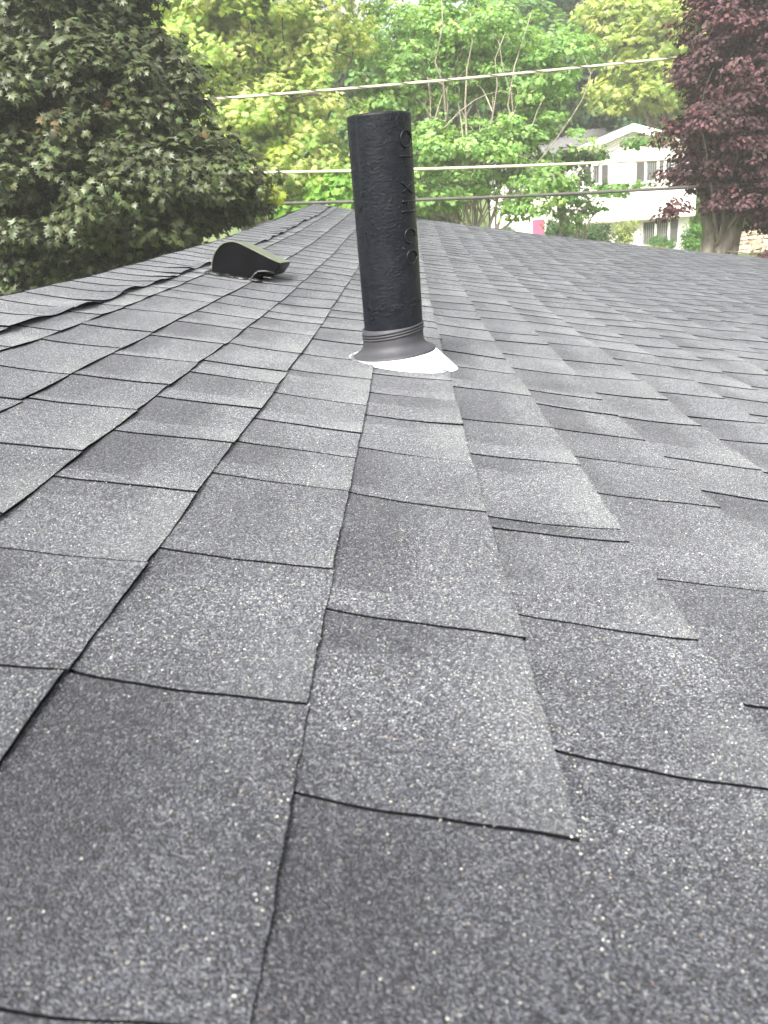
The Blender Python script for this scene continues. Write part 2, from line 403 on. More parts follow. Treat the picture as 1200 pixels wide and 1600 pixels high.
pipe_t = thing('vent_pipe', 'black tar coated plumbing vent pipe standing in a white flashing on the roof', 'vent pipe', PB)
m, n, b, o = new_mat('tarred_pipe')
g = N(n, 'ShaderNodeNewGeometry')
a1 = N(n, 'ShaderNodeTexNoise', Scale=70.0, Detail=8.0, Roughness=.7); a2 = N(n, 'ShaderNodeTexNoise', Scale=13.0, Detail=4.0)
v3 = N(n, 'ShaderNodeTexVoronoi', Scale=75.0, feature='DISTANCE_TO_EDGE')
mp = N(n, 'ShaderNodeMapping'); mp.inputs['Scale'].default_value = (1, 1, .75); n.links.new(g.outputs['Position'], mp.inputs[0])
wv = N(n, 'ShaderNodeTexNoise', Scale=30.0, Detail=3.0); n.links.new(mp.outputs[0], wv.inputs['Vector'])
wadd = N(n, 'ShaderNodeVectorMath', operation='MULTIPLY_ADD'); n.links.new(wv.outputs['Color'], wadd.inputs[0]); wadd.inputs[1].default_value = (.05, .05, .05); n.links.new(mp.outputs[0], wadd.inputs[2])
n.links.new(wadd.outputs[0], v3.inputs['Vector'])
for t in (a1, a2): n.links.new(mp.outputs[0], t.inputs['Vector'])
zone = ramp(n, [(.52, (0, 0, 0)), (.68, (.8, .8, .8))]); n.links.new(a2.outputs[0], zone.inputs[0])
crk = maprange(n, v3.outputs['Distance'], 0.0, .10, 1.0, 0.0)
crk = math_(n, 'MULTIPLY', crk, zone.outputs[0])
hgt = math_(n, 'ADD', math_(n, 'MULTIPLY', crk, 1.0), math_(n, 'MULTIPLY', a1.outputs[0], .45))
bm = N(n, 'ShaderNodeBump', Distance=.0016, Strength=.8); n.links.new(hgt, bm.inputs['Height']); n.links.new(bm.outputs[0], b.inputs['Normal'])
r = ramp(n, [(.35, (.004, .0052, .0075)), (.6, (.008, .0095, .013)), (.8, (.02, .021, .026))]); n.links.new(a1.outputs[0], r.inputs[0]); n.links.new(r.outputs[0], b.inputs['Base Color'])
rr2 = ramp(n, [(.3, (.30,)*3), (.7, (.52,)*3)]); n.links.new(a2.outputs[0], rr2.inputs[0]); n.links.new(rr2.outputs[0], b.inputs['Roughness'])
M_PIPE = m; b.inputs['Specular IOR Level'].default_value = .19
def pipe_r(s, th):
    r0 = rr_*(1+.0007*math.sin(3*th+s*20)+.002*math.sin(s*31+th*2))
    # the seam facet down the left side
    d = th+0.93
    r0 -= .0022*math.exp(-(d/.10)**2); r0 += .0016*math.exp(-((d+.28)/.12)**2)
    # wrinkle of coating above the boot
    s0 = .150*Lp+.004*math.sin(th*7+.5)+.009*th+.003*math.sin(th*19); r0 += .0013*math.exp(-((s-s0)/.0014)**2)*(.6+.6*math.sin(th*13)*math.sin(th*5+1))
    return r0
NS, NT = 260, 128; V_, F_ = [], []
for i in range(NS+1):
    s = -.05+(Lp+.05)*i/NS
    for j in range(NT):
        th = 2*math.pi*j/NT-math.pi; V_.append(cyl_pt(s, th, pipe_r(s, th)+.0004*rng.normal()*(.6)))
for i in range(NS):
    for j in range(NT): F_.append((i*NT+j, i*NT+(j+1) % NT, (i+1)*NT+(j+1) % NT, (i+1)*NT+j))
b0 = len(V_)                                           # rounded rim and the bore
for t, (ds, rr3) in enumerate([(.0025, -.002), (.003, -.005), (0, -.0075), (-.2, -.0075)]):
    for j in range(NT):
        th = 2*math.pi*j/NT-math.pi; V_.append(cyl_pt(Lp+ds, th, rr_+rr3))
for t in range(4):
    a = NS*NT if t == 0 else b0+(t-1)*NT; c_ = b0+t*NT
    for j in range(NT): F_.append((a+j, a+(j+1) % NT, c_+(j+1) % NT, c_+j))
child('pipe', V_, F_, M_PIPE, pipe_t, smooth=True)
# raised cast letters running down the right side
def px_on_pipe(px, py):
    s = (181-py)/(181-530)*-1.0; s = (530-py)/(530-181)*Lp
    cx = 616.5+(591.5-616.5)*(530-py)/(530-181)
    x = (px-cx)/(45.3+3.7*(530-py)/349); th = math.asin(max(-.98, min(.98, x))); return s, th
def stroke(pts, r=.0018, emb=.0008):
    P = []
    for (x, y) in pts:
        s, th = px_on_pipe(x, y); P.append(cyl_pt(s, th, pipe_r(s, th)+emb))
    return tube(P, [r*(.8+.4*rng.random()) for _ in P], 6)
def ring(cx, cy, rx, ry, a0=0, a1=360, nseg=26):
    return [(cx+rx*math.cos(R(a)), cy-ry*math.sin(R(a))) for a in np.linspace(a0, a1, nseg)]
def seg(x0, y0, x1, y1): return [(x0+(x1-x0)*t, y0+(y1-y0)*t) for t in np.linspace(0, 1, 7)]
letters = [[ring(631, 218, 8, 12)], [seg(622, 243, 640, 243.5)], [seg(624, 280, 641, 297), seg(641, 281, 626, 295)],
           [seg(625, 309, 644, 309), seg(625, 324, 645, 324), seg(634, 309, 635, 324)], [ring(637.5, 361, 8, 11, -10, 285)], [ring(640.5, 394, 7.8, 10.5)]]
for st in letters: child('raised_letter', *join(*[stroke(s_) for s_ in st]), M_PIPE, pipe_t, smooth=True)
# small cast badge and the drips in the coating
wr = []
for t in range(150):
    cx, cy = (rng.uniform(562, 640), rng.uniform(200, 520)) if t > 40 else (rng.uniform(575, 655), 0)
    if t <= 40: cy = 474-(cx-575)*.14+rng.normal(0, 2)
    a = rng.uniform(-.5, .9); l = rng.uniform(1.5, 5); cv = rng.normal(0, 1.6)
    wr.append(stroke([(cx+l*u*math.cos(a), cy-l*u*math.sin(a)+cv*u*u) for u in np.linspace(-1, 1, 5)], .0008, .0001))
child('coating_wrinkles', *join(*wr), M_PIPE, pipe_t, smooth=True)['kind'] = 'stuff'
# rubber boot: neck with three ribs, flaring to a level collar
M_RUB = simple('boot_rubber', (.026, .026, .031), .62, noise=(25, .25), bump=(120, .0004))
zb = np.array([0, 0, 1.0])
cc = at(616, 549.5, Dp); RC = 64.0/F*np.linalg.norm(cc-CAM)
tiltn = zb + .055*np.array([-1.0, 0, 0]); tiltn /= np.linalg.norm(tiltn)
tx = np.cross([0, 1, 0], tiltn); tx /= np.linalg.norm(tx); ty = np.cross(tiltn, tx)
def ringpts(c, r, nrm_x=tx, nrm_y=ty, n_=64): return [c+r*(math.cos(t)*nrm_x+math.sin(t)*nrm_y) for t in np.linspace(0, 2*math.pi, n_, endpoint=False)]
def loft(rings, close=True):
    V_, F_ = [], []
    n_ = len(rings[0])
    for r_ in rings: V_ += list(r_)
    for i in range(len(rings)-1):
        for j in range(n_): F_.append((i*n_+j, i*n_+(j+1) % n_, (i+1)*n_+(j+1) % n_, (i+1)*n_+j))
    return V_, F_
prof = [(-.0035, RC*.985), (0, RC), (.002, RC*.985), (.0045, RC*.93), (.0075, RC*.86), (.011, RC*.80), (.016, rr_*1.075), (.023, rr_*1.05), (.040, rr_*1.04), (.052, rr_*1.035), (.0525, rr_*.99)]
child('rubber_collar', *loft([ringpts(cc+axis*s, r_) for s, r_ in prof]), M_RUB, pipe_t, smooth=True)
for kk in range(3):
    c3 = cc+axis*(.0375+.0052*kk)+side*(.0005)
    n3 = tiltn+np.array([-.075, 0, 0]); n3 /= np.linalg.norm(n3); x3 = np.cross([0, 1, 0], n3); x3 /= np.linalg.norm(x3); y3 = np.cross(n3, x3)
    P = ringpts(c3, rr_*1.045, x3, y3, 72); child('clamp_rib', *tube(P+[P[0]], .0021, 7, False), M_RUB, pipe_t, smooth=True)
# metal flashing: level ring above, dying into the sloping shingles below
M_ALU = simple('galvanised_flashing', (.88, .89, .89), .42, .25, noise=(12, .04))
rb = []
for t in np.linspace(0, 2*math.pi, 64, endpoint=False):
    p = cc+RC*.965*(math.cos(t)*tx+math.sin(t)*ty); rb.append(p)
kb, vb = np.zeros(64), np.zeros(64); lower, mid = [], []
Mi = np.linalg.inv(MR)
for j, p in enumerate(rb):
    l = Mi @ (p-CAM)/SCL; k_, v_ = (l[0]-U0)/WW, -l[2]/WW
    h = (l[1]+1-surf(l[0], -l[2]))*SCL
    ex = max(.0, h)*1.05/.143+.07
    t = 2*math.pi*j/64; ou = np.array([math.cos(t), math.sin(t)*.9])
    lower.append(RP(k_+ou[0]*ex, v_+ou[1]*ex, .0035)); mid.append(lower[-1]*.06+p*.94)
child('flashing', *loft([ringpts(cc-tiltn*.002, RC*.90), ringpts(cc-tiltn*.002, RC*.96), mid, lower]), M_ALU, pipe_t, smooth=True)
def plate(k0, k1, v0, v1, nz, th=.0012, nk=9):
    ks_, vs_ = np.linspace(k0, k1, nk), np.linspace(v0, v1, nk); Kg, Vg = np.meshgrid(ks_, vs_, indexing='ij')
    T_ = RP(Kg, Vg, nz).reshape(-1, 3); B_ = RP(Kg, Vg, nz-th).reshape(-1, 3); i_ = np.arange(nk*nk).reshape(nk, nk)
    F_ = [(i_[i, j], i_[i, j+1], i_[i+1, j+1], i_[i+1, j]) for i in range(nk-1) for j in range(nk-1)]
    return np.vstack([T_, B_]), [tuple(int(x) for x in f)[::-1] for f in F_]+[tuple(int(x)+nk*nk for x in f) for f in F_]
FK, FV = hit_roof(712, 580)
child('flashing_plate', *plate(.03, .98, 11.22, 11.9, .0092), M_ALU, pipe_t)

# ------------------------------------------------------------------ roof exhaust hood near the ridge
vb_k, vb_v = hit_roof(405, 437)
hood_o = RP(-3.9, 19.6)
Dv = at(390, 425, 1)[1]
cam_pts = [(255, 640), (258, 570), (262, 540), (272, 495), (290, 455), (318, 415), (352, 390), (395, 378), (430, 376), (465, 383), (510, 402), (600, 447), (700, 497), (790, 541), (834, 556), (826, 580), (790, 636), (776, 652), (700, 648), (610, 690), (500, 694), (400, 682), (320, 662)]
P0 = RP(-3.9, 19.3)
Yd = (P0-CAM)[1]
axd = V_DIR/np.linalg.norm(V_DIR)
def face_pt(px, py):            # point of the plane through P0 square to the ridge
    d = ray(px, py); t = np.dot(P0-CAM, axd)/np.dot(d, axd); return CAM+d*t
outl = [face_pt(280+x/5, 300+y/5) for x, y in cam_pts]
dep = .22
outl = [outl[1]+(p-outl[1])*(np.array([.93]*3)) if i not in (0, 21, 22) else p for i, p in enumerate(outl)]
hood = thing('roof_vent', 'black metal exhaust hood with rounded back set beside the ridge', 'roof vent', P0)
M_HOOD = simple('black_enamel', (.003, .003, .004), .4, noise=(20, .4), spec=.06)
M_HTOP = simple('dark_metal_skylit', (.12, .13, .105), .30, .3, noise=(30, .35), bump=(80, .0006))  # sky light on the hood top put into a lighter grey-green colour
no = len(outl); back = [p+axd*dep for p in outl]
i0, i1 = 1, 14                                         # the arched skin over the top
skin = [0]*0
V_, F_ = [], []
fl = .004
for i in range(i0, i1+1):
    nrm = outl[min(i+1, no-1)]-outl[i-1]; up_ = np.cross(nrm, axd); up_ /= np.linalg.norm(up_)
    if np.dot(up_, UP_N+(-U_DIR if i < 5 else 0)) < 0: up_ = -up_
    V_ += [outl[i]+up_*.003-axd*fl, back[i]+up_*.003+axd*fl, outl[i]-axd*fl, back[i]+axd*fl]
for i in range(i1-i0):
    a = 4*i; F_ += [(a, a+1, a+5, a+4), (a+2, a+6, a+7, a+3), (a, a+4, a+6, a+2), (a+1, a+3, a+7, a+5)]
F_ += [(0, 2, 3, 1), (4*(i1-i0), 4*(i1-i0)+1, 4*(i1-i0)+3, 4*(i1-i0)+2)]
child('hood_top', V_, F_, M_HTOP, hood, smooth=False)
def sheet(poly, th=.002):
    a = [p for p in poly]; b_ = [p+axd*th for p in poly]; n_ = len(a)
    return a+b_, [tuple(range(n_))[::-1], tuple(range(n_, 2*n_))]+[(i, (i+1) % n_, n_+(i+1) % n_, n_+i) for i in range(n_)]
child('side_panel', *sheet(outl), M_HOOD, hood); child('side_panel', *sheet([p-axd*.002 for p in back]), M_HOOD, hood)
# lip under the mouth, with its screen
lipc = [outl[14], outl[15], outl[16], outl[17]]
V_, F_ = [], []
for i in (14, 15, 17): V_ += [outl[i]+U_DIR*.002, back[i]+U_DIR*.002, outl[i]-U_DIR*.004, back[i]-U_DIR*.004]
for i in range(2):
    a = 4*i; F_ += [(a, a+1, a+5, a+4), (a+2, a+6, a+7, a+3), (a, a+4, a+6, a+2), (a+1, a+3, a+7, a+5)]
child('front_lip', V_, F_, M_HOOD, hood)
sc_ = []
for t in np.linspace(.02, .98, 14): sc_.append(tube([outl[17]*(1-t)+back[17]*t, outl[19]*(1-t)+back[19]*t], .001, 5))
child('screen', *join(*sc_), M_HOOD, hood)
kf, vf = hit_roof(406, 438)
M_TAR = simple('roofing_cement', (.008, .008, .009), .22, noise=(60, .5), bump=(90, .004))
child('base_flange', *plate(-4.1, -2.85, 19.2, 21.3, .0078, .002), M_HOOD, hood)
def blob(p, s, seed, sq=.5):
    r = np.random.default_rng(seed); V_, F_ = [], []
    nl, nm = 8, 12
    for i in range(nl+1):
        for j in range(nm):
            a, b_ = math.pi*i/nl, 2*math.pi*j/nm; k_ = 1+.35*math.sin(3*b_+seed)*math.sin(a)+r.normal(0, .10)
            V_.append(np.asarray(p)+s*k_*(math.sin(a)*math.cos(b_)*U_DIR*1.4+math.sin(a)*math.sin(b_)*axd+math.cos(a)*UP_N*sq))
    for i in range(nl):
        for j in range(nm): F_.append((i*nm+j, i*nm+(j+1) % nm, (i+1)*nm+(j+1) % nm, (i+1)*nm+j))
    return V_, F_
tar = []
for t in range(26):
    px = 333+t*3.05+rng.normal(0, 1); py = 427+ (px-333)*.16+rng.normal(0, 1.0)
    d = hit_roof(px, py); tar.append(blob(RP(d[0], 19.05+rng.normal(0, .06), .006), rng.uniform(.006, .013), t, .55))
child('sealant', *join(*tar), M_TAR, hood, smooth=True)
# bent tab that sticks out at the down-slope corner
br = [face_pt(280+x/5, 300+y/5)-axd*.02 for x, y in [(560, 705), (575, 670), (600, 640), (625, 620), (680, 618), (750, 632)]]
child('bracket', *join(*[tube([a+axd*s for a in br], .0045, 8) for s in (0, .012)], blob(face_pt(392, 442.5)-axd*.01, .014, 9, .8), blob(face_pt(402, 441)-axd*.01, .012, 19, .9), blob(face_pt(421, 434)-axd*.005, .012, 29, .4)), M_TAR, hood, smooth=True)

# ------------------------------------------------------------------ ground
m, n, b, o = new_mat('lawn')
g = N(n, 'ShaderNodeNewGeometry'); t1 = N(n, 'ShaderNodeTexNoise', Scale=.35, Detail=8.0); n.links.new(g.outputs['Position'], t1.inputs['Vector'])
t2 = N(n, 'ShaderNodeTexNoise', Scale=18.0, Detail=6.0); n.links.new(g.outputs['Position'], t2.inputs['Vector'])
r = ramp(n, [(.3, (.035, .065, .018)), (.5, (.075, .12, .03)), (.62, (.16, .17, .05)), (.8, (.10, .09, .045))]); n.links.new(math_(n, 'ADD', math_(n, 'MULTIPLY', t1.outputs[0], .7), math_(n, 'MULTIPLY', t2.outputs[0], .3)), r.inputs[0])
n.links.new(r.outputs[0], b.inputs['Base Color']); b.inputs['Roughness'].default_value = .9
bm = N(n, 'ShaderNodeBump', Distance=.05); n.links.new(t2.outputs[0], bm.inputs['Height']); n.links.new(bm.outputs[0], b.inputs['Normal'])
M_LAWN = m
gx, gy = np.linspace(-200, 200, 81), np.linspace(-60, 320, 77)
GX, GY = np.meshgrid(gx, gy, indexing='ij')
def ground_z(x, y): return .12*np.clip(y-58, 0, 200)*1.0 + .15*np.sin(x*.09)*np.clip((y-20)/40, 0, 1)*.6
GZ = ground_z(GX, GY)
tag(mesh_obj('ground', np.stack([GX, GY, GZ], -1).reshape(-1, 3), np.array([[i*77+j, (i+1)*77+j, (i+1)*77+j+1, i*77+j+1] for i in range(80) for j in range(76)]), M_LAWN, smooth=True), 'green lawn falling away behind the roof', kind='structure')

# ------------------------------------------------------------------ foliage
def leaf_mat(name, gloss=.12, rough=.4, trans=.35, tgain=(1.1, 1.25, .7)):
    m, n, b, o = new_mat(name); n.nodes.remove(b)
    vc = N(n, 'ShaderNodeVertexColor', layer_name='rnd')
    d = N(n, 'ShaderNodeBsdfDiffuse'); t = N(n, 'ShaderNodeBsdfTranslucent'); gl = N(n, 'ShaderNodeBsdfGlossy', Roughness=rough)
    n.links.new(vc.outputs[0], d.inputs[0]); tc = mixc(n, 1.0, vc.outputs[0], tgain, 'MULTIPLY'); n.links.new(tc, t.inputs[0])
    gl.inputs[0].default_value = (.95, 1, .9, 1)
    m1 = N(n, 'ShaderNodeMixShader'); m1.inputs[0].default_value = trans; n.links.new(d.outputs[0], m1.inputs[1]); n.links.new(t.outputs[0], m1.inputs[2])
    fr = N(n, 'ShaderNodeLayerWeight', Blend=.5); fm = math_(n, 'ADD', math_(n, 'MULTIPLY', math_(n, 'POWER', fr.outputs['Facing'], 3.5), gloss*2.4), gloss*.2, clamp=True)
    m2 = N(n, 'ShaderNodeMixShader'); n.links.new(fm, m2.inputs[0]); n.links.new(m1.outputs[0], m2.inputs[1]); n.links.new(gl.outputs[0], m2.inputs[2])
    n.links.new(m2.outputs[0], o.inputs[0]); return m
M_L1 = leaf_mat('maple_leaf_glossy', .13, .42, .14); M_L2 = leaf_mat('leaf_soft', .05, .55, .55, (1.2, 1.3, .5)); M_L3 = leaf_mat('leaf_purple', .05, .5, .25, (1.5, .8, .7))
def maple_tpl():
    o_ = [(0, 0), (.11, -.08), (.46, -.15), (.29, .08), (.70, .33), (.30, .37), (.46, .73), (.18, .56), (0, 1.05), (-.18, .56), (-.46, .73), (-.30, .37), (-.70, .33), (-.29, .08), (-.46, -.15), (-.11, -.08)]
    V_ = [(0, .32, .06)]+[(x, y, -.10*abs(x)-.14*max(0, y-.4)) for x, y in o_]
    n_ = len(o_); return np.array(V_), np.array([(0, 1+i, 1+(i+1) % n_) for i in range(n_)])
def oval_tpl(): return np.array([(0, 0, 0), (.30, .4, -.06), (0, 1, -.1), (-.30, .4, -.06)]), np.array([(0, 1, 2), (0, 2, 3)])
def tri_tpl():   # lobed leaf for the middle distance
    return np.array([(0, 0, 0), (.5, .1, -.05), (.28, .42, 0), (.42, .75, -.1), (0, 1, -.15), (-.42, .75, -.1), (-.28, .42, 0), (-.5, .1, -.05)]), np.array([(0, 1, 2), (2, 3, 4), (0, 2, 4), (0, 4, 6), (4, 5, 6), (0, 6, 7)])
def spray_tpl():
    V_, F_ = [], []
    for i in range(5):
        a = R(-64+32*i); d = np.array([math.sin(a), math.cos(a)]); s_ = np.array([d[1], -d[0]])*.13; b_ = len(V_)
        L_ = 1-.25*abs(i-2)/2
        V_ += [(0, 0, 0), (*(d*.5*L_+s_), -.04), (*(d*L_), -.16), (*(d*.5*L_-s_), -.04)]; F_ += [(b_, b_+1, b_+2), (b_, b_+2, b_+3)]
    return np.array(V_), np.array(F_)
def frames(Nrm, Tip):
    Nrm = Nrm/np.linalg.norm(Nrm, axis=1, keepdims=True); X = np.cross(Tip, Nrm); X /= np.linalg.norm(X, axis=1, keepdims=True)+1e-9
    Y = np.cross(Nrm, X); return X, Y, Nrm
def scatter(P, Nrm, Tip, S, tpl):
    tv, tf = tpl; X, Y, Z = frames(Nrm, Tip)
    V_ = P[:, None]+S[:, None, None]*(tv[None, :, 0:1]*X[:, None]+tv[None, :, 1:2]*Y[:, None]+tv[None, :, 2:3]*Z[:, None])
    F_ = tf[None]+(np.arange(len(P))*len(tv))[:, None, None]
    return V_.reshape(-1, 3), F_.reshape(-1, tf.shape[1])
def crown_pts(lobes, npuff, pr, nleaf, seed, shell=.5, flat=.5, droop=.35):
    r = np.random.default_rng(seed); W = np.array([l[1][0]*l[1][1]*l[1][2] for l in lobes])**.75; W /= W.sum()
    L_ = r.choice(len(lobes), npuff, p=W); d = r.normal(size=(npuff, 3)); d /= np.linalg.norm(d, axis=1, keepdims=True)
    rad = (r.random(npuff)**shell)
    cen = np.array([lobes[l][0] for l in L_]); ext = np.array([lobes[l][1] for l in L_]); pc = cen+d*rad[:, None]*ext
    pr_ = pr*r.uniform(.6, 1.35, npuff)
    pi = np.repeat(np.arange(npuff), nleaf); n_ = len(pi); e = r.normal(size=(n_, 3)); e /= np.linalg.norm(e, axis=1, keepdims=True)
    rl = r.uniform(.35, 1.0, n_)**.6; off = e*rl[:, None]*pr_[pi][:, None]; off[:, 2] *= flat
    off[:, 2] -= .25*(off[:, 0]**2+off[:, 1]**2)/pr_[pi]
    P = pc[pi]+off; outw = d[pi]
    Nrm = np.array([0, 0, 1.0])*.75+e*.45+outw*.45+r.normal(size=(n_, 3))*.5
    Tip = e*.8+outw*.5+np.array([0, 0, -droop])+r.normal(size=(n_, 3))*.35
    return pc, P, Nrm, Tip, pi, r
def colours(r, n_, pi, npuff, base, var=.25, alt=None, altp=0.0, pvar=.18):
    base = np.array(base)*(1.65 if base[1] > .07 else 1)
    c = np.array(base)[None]*(1+r.normal(0, var, (n_, 1)))*(1+r.normal(0, pvar, (npuff, 1)))[pi]
    c *= 1+r.normal(0, .07, (n_, 3))
    if alt is not None:
        pk_ = r.random(npuff) < altp; s_ = pk_[pi] & (r.random(n_) < .55); c[s_] = np.array(alt)*(1+r.normal(0, .2, (s_.sum(), 1)))
    return np.clip(c, .004, .5)
def bark(name, a, b_, sc_=9): 
    m, n, bs, o = new_mat(name); g = N(n, 'ShaderNodeNewGeometry'); mp = N(n, 'ShaderNodeMapping'); mp.inputs['Scale'].default_value = (1, 1, .25); n.links.new(g.outputs['Position'], mp.inputs[0])
    t = N(n, 'ShaderNodeTexNoise', Scale=float(sc_), Detail=8.0, Roughness=.65); n.links.new(mp.outputs[0], t.inputs['Vector'])
    r = ramp(n, [(.35, a), (.65, b_)]); n.links.new(t.outputs[0], r.inputs[0]); n.links.new(r.outputs[0], bs.inputs['Base Color']); bs.inputs['Roughness'].default_value = .9
    bm = N(n, 'ShaderNodeBump', Distance=.03); n.links.new(t.outputs[0], bm.inputs['Height']); n.links.new(bm.outputs[0], bs.inputs['Normal']); return m
M_BK1 = bark('bark_dark', (.04, .035, .028), (.11, .10, .085)); M_BK2 = bark('bark_pale', (.15, .125, .095), (.34, .29, .23)); M_BK3 = bark('bark_grey', (.055, .047, .038), (.20, .175, .14), 7)
def wig(a, b_, r, k=7, amp=.08, up=.25):
    a, b_ = np.asarray(a, float), np.asarray(b_, float); L_ = np.linalg.norm(b_-a); o_ = r.normal(0, amp*L_, 3)
    return [a+(b_-a)*t+o_*math.sin(math.pi*t)+np.array([0, 0, up*L_*math.sin(math.pi*t)*.5])+r.normal(0, .012*L_, 3)*(0 < t < 1) for t in np.linspace(0, 1, k)]
def lobe(px, py, D, rx, ry, dz=None):
    """an ellipsoid of crown: centre seen at px,py at distance D, half width/height in the photograph's pixels"""
    s = D/F*1.02; return (at(px, py, D), (rx*s, (dz if dz else rx*s*.9), ry*s))
def tree(name, label, base, stems, lobes, npuff, pr, nleaf, size, tpl, col, mat, bmat, seed, limbs=30, tr=.25, group=None, var=.25, alt=None, altp=0., shell=.5, flat=.5, droop=.35, fork=.35, twigs=0, lr=.012):
    t = thing(name, label, 'tree' if 'bush' not in name and 'shrub' not in name else 'shrub', base, group)
    pc, P, Nrm, Tip, pi, r = crown_pts(lobes, npuff, pr, nleaf, seed, shell, flat, droop)
    parts = []; cen = np.mean([l[0] for l in lobes], axis=0); topz = max(l[0][2]+l[1][2]*.5 for l in lobes); base = np.asarray(base, float)
    stems = stems or [(cen*[1, 1, 0]+np.array([0, 0, topz]), tr)]
    paths = []
    for e, rad in stems:
        e = np.asarray(e, float); pth = wig(base+[r.normal(0, .1), 0, 0] if len(stems) > 1 else base, e, r, 12, .03, 0.04); paths.append((pth, rad))
        rd = [rad*(1.25 if i == 0 else 1)*(1-.82*i/11) for i in range(12)]; parts.append(tube(pth, rd, 10))
    for i in r.choice(len(pc), min(limbs, len(pc)), replace=False):
        pth, rad = paths[r.integers(len(paths))]; j = int(np.clip(fork*11+r.uniform(0, 1)*(10-fork*11), 1, 10))
        js = [q_ for q_ in range(1, 11) if pth[q_][2] < pc[i][2]+.3]; j = min(j, js[-1]) if js else 1
        l = np.linalg.norm(pc[i]-pth[j]); rb_ = min(rad*.45, lr*l+.01)
        mp_ = wig(pth[j], pc[i], r, 8, .07, .12); parts.append(tube(mp_, [rb_*(1-.8*q_/7) for q_ in range(8)], 5, False))
        for _ in range(twigs):
            s_ = mp_[r.integers(3, 8)]; e_ = s_+r.normal(0, 1, 3)*pr*1.1+(pc[i]-pth[j])/(l+1e-6)*pr; parts.append(tube(wig(s_, e_, r, 5, .08, .05), [rb_*.35*(1-.7*q_/4) for q_ in range(5)], 4, False))
    child('trunk', *join(*parts), bmat, t, smooth=True)
    S = size*r.uniform(.7, 1.25, len(P)); V_, F_ = scatter(P, Nrm, Tip, S, tpl)
    cl = colours(r, len(P), pi, npuff, col, var, alt, altp)
    return t, (P, Nrm, Tip, S, cl, V_, F_, tpl, mat)
def finish(t, d, keep=None, name='crown'):
    P, Nrm, Tip, S, cl, V_, F_, tpl, mat = d; k_ = len(tpl[0])
    cc_ = np.repeat(cl, k_, axis=0)
    child(name, V_, F_, mat, t, col=cc_)
def gz(x, y): return float(ground_z(np.array(x), np.array(y)))
def foot(px, D, py=380):
    p = at(px, py, D); p[2] = gz(p[0], p[1])-.05; return p

# 1  the big dark maple behind the ridge, at the left
D1 = 12.5
lb = [lobe(60, 60, D1+1, 140, 95), lobe(20, 190, D1, 120, 100), lobe(130, 170, D1+.6, 140, 90), lobe(225, 190, D1+.8, 85, 55), lobe(90, 300, D1-.4, 150, 85), lobe(250, 275, D1, 120, 55), lobe(330, 290, D1+.5, 85, 45), lobe(60, 400, D1, 120, 80), lobe(230, 350, D1+.3, 110, 55), lobe(120, -70, D1+1.5, 110, 90), lobe(-90, 250, D1+1, 120, 230), lobe(200, 90, D1+1.2, 62, 60), lobe(255, 130, D1+1, 52, 35), lobe(300, 235, D1+.6, 60, 35), lobe(375, 300, D1+.6, 52, 28), lobe(340, 335, D1+.6, 60, 22)]
base = foot(90, D1+1.8)
t1_, d1 = tree('maple_tree', 'big dark green maple with glossy olive leaves, behind the ridge at the left', base, [(at(60, 60, D1+1.8), .24), (at(230, 260, D1+1.6), .15)], lb, 980, .35, 54, .104, maple_tpl(), (.036, .047, .015), M_L1, M_BK1, 11, 60, .24, var=.3, alt=(.10, .070, .028), altp=.025, shell=.30, flat=.55, droop=.7)
P, Nrm, Tip, S, cl, V_, F_, tpl, mat = d1
dist = np.linalg.norm(P-CAM, axis=1); cand = []
for i in np.argsort(dist)[:9000]:
    x, y = px_of(P[i])
    if 5 < x < 430 and 5 < y < 440: cand.append(i)
    if len(cand) >= 1500: break
selL = cand[::5][:290]
lm = []
for k_ in range(6):
    v0_, f0_ = tpl; nm = bpy.data.meshes.new('leaf'); nm.from_pydata(v0_.tolist(), [], f0_.tolist()); nm.materials.append(mat)
    a_ = nm.color_attributes.new('rnd', 'FLOAT_COLOR', 'POINT'); c_ = np.ones((len(v0_), 4), np.float32); c_[:, :3] = cl[selL[k_*7]]; a_.data.foreach_set('color', c_.ravel()); lm.append(nm)
X_, Y_, Z_ = frames(Nrm, Tip)
for q_, i in enumerate(selL):
    o_ = bpy.data.objects.new('leaf', lm[q_ % 6]); C.objects.link(o_); o_.parent = t1_
    loc = P[i]-np.array(t1_.location); s_ = S[i]
    o_.matrix_local = Matrix([[X_[i][a]*s_, Y_[i][a]*s_, Z_[i][a]*s_, loc[a]] for a in range(3)]+[[0, 0, 0, 1]])
mask = np.ones(len(P), bool); mask[selL] = False; k_ = len(tpl[0])
V2, F2 = scatter(P[mask], Nrm[mask], Tip[mask], S[mask], tpl)
child('crown', V2, F2, mat, t1_, col=np.repeat(cl[mask], k_, axis=0))

# 2  yellow-green locust, left of the pipe
YG = (.27, .40, .11)
D2 = 29
t_, d_ = tree('locust_tree', 'tall yellow green locust with feathery foliage between dark maple and vent pipe', foot(400, D2+1), [(at(460, -60, D2+2), .30), (at(330, -20, D2+2), .2), (at(390, 120, D2+1), .14)],
   [lobe(330, 40, D2, 130, 90), lobe(450, 50, D2+1, 110, 90), lobe(350, 190, D2-1, 110, 70), lobe(460, 190, D2, 90, 80), lobe(420, 260, D2-1, 100, 45), lobe(260, 60, D2+1, 80, 90), lobe(400, -60, D2+1, 170, 60)],
   600, .60, 66, .17, spray_tpl(), YG, M_L2, M_BK1, 22, 70, .3, var=.22, alt=(.30, .36, .06), altp=.25, shell=.6, flat=.6, droop=.9, twigs=1)
finish(t_, d_)
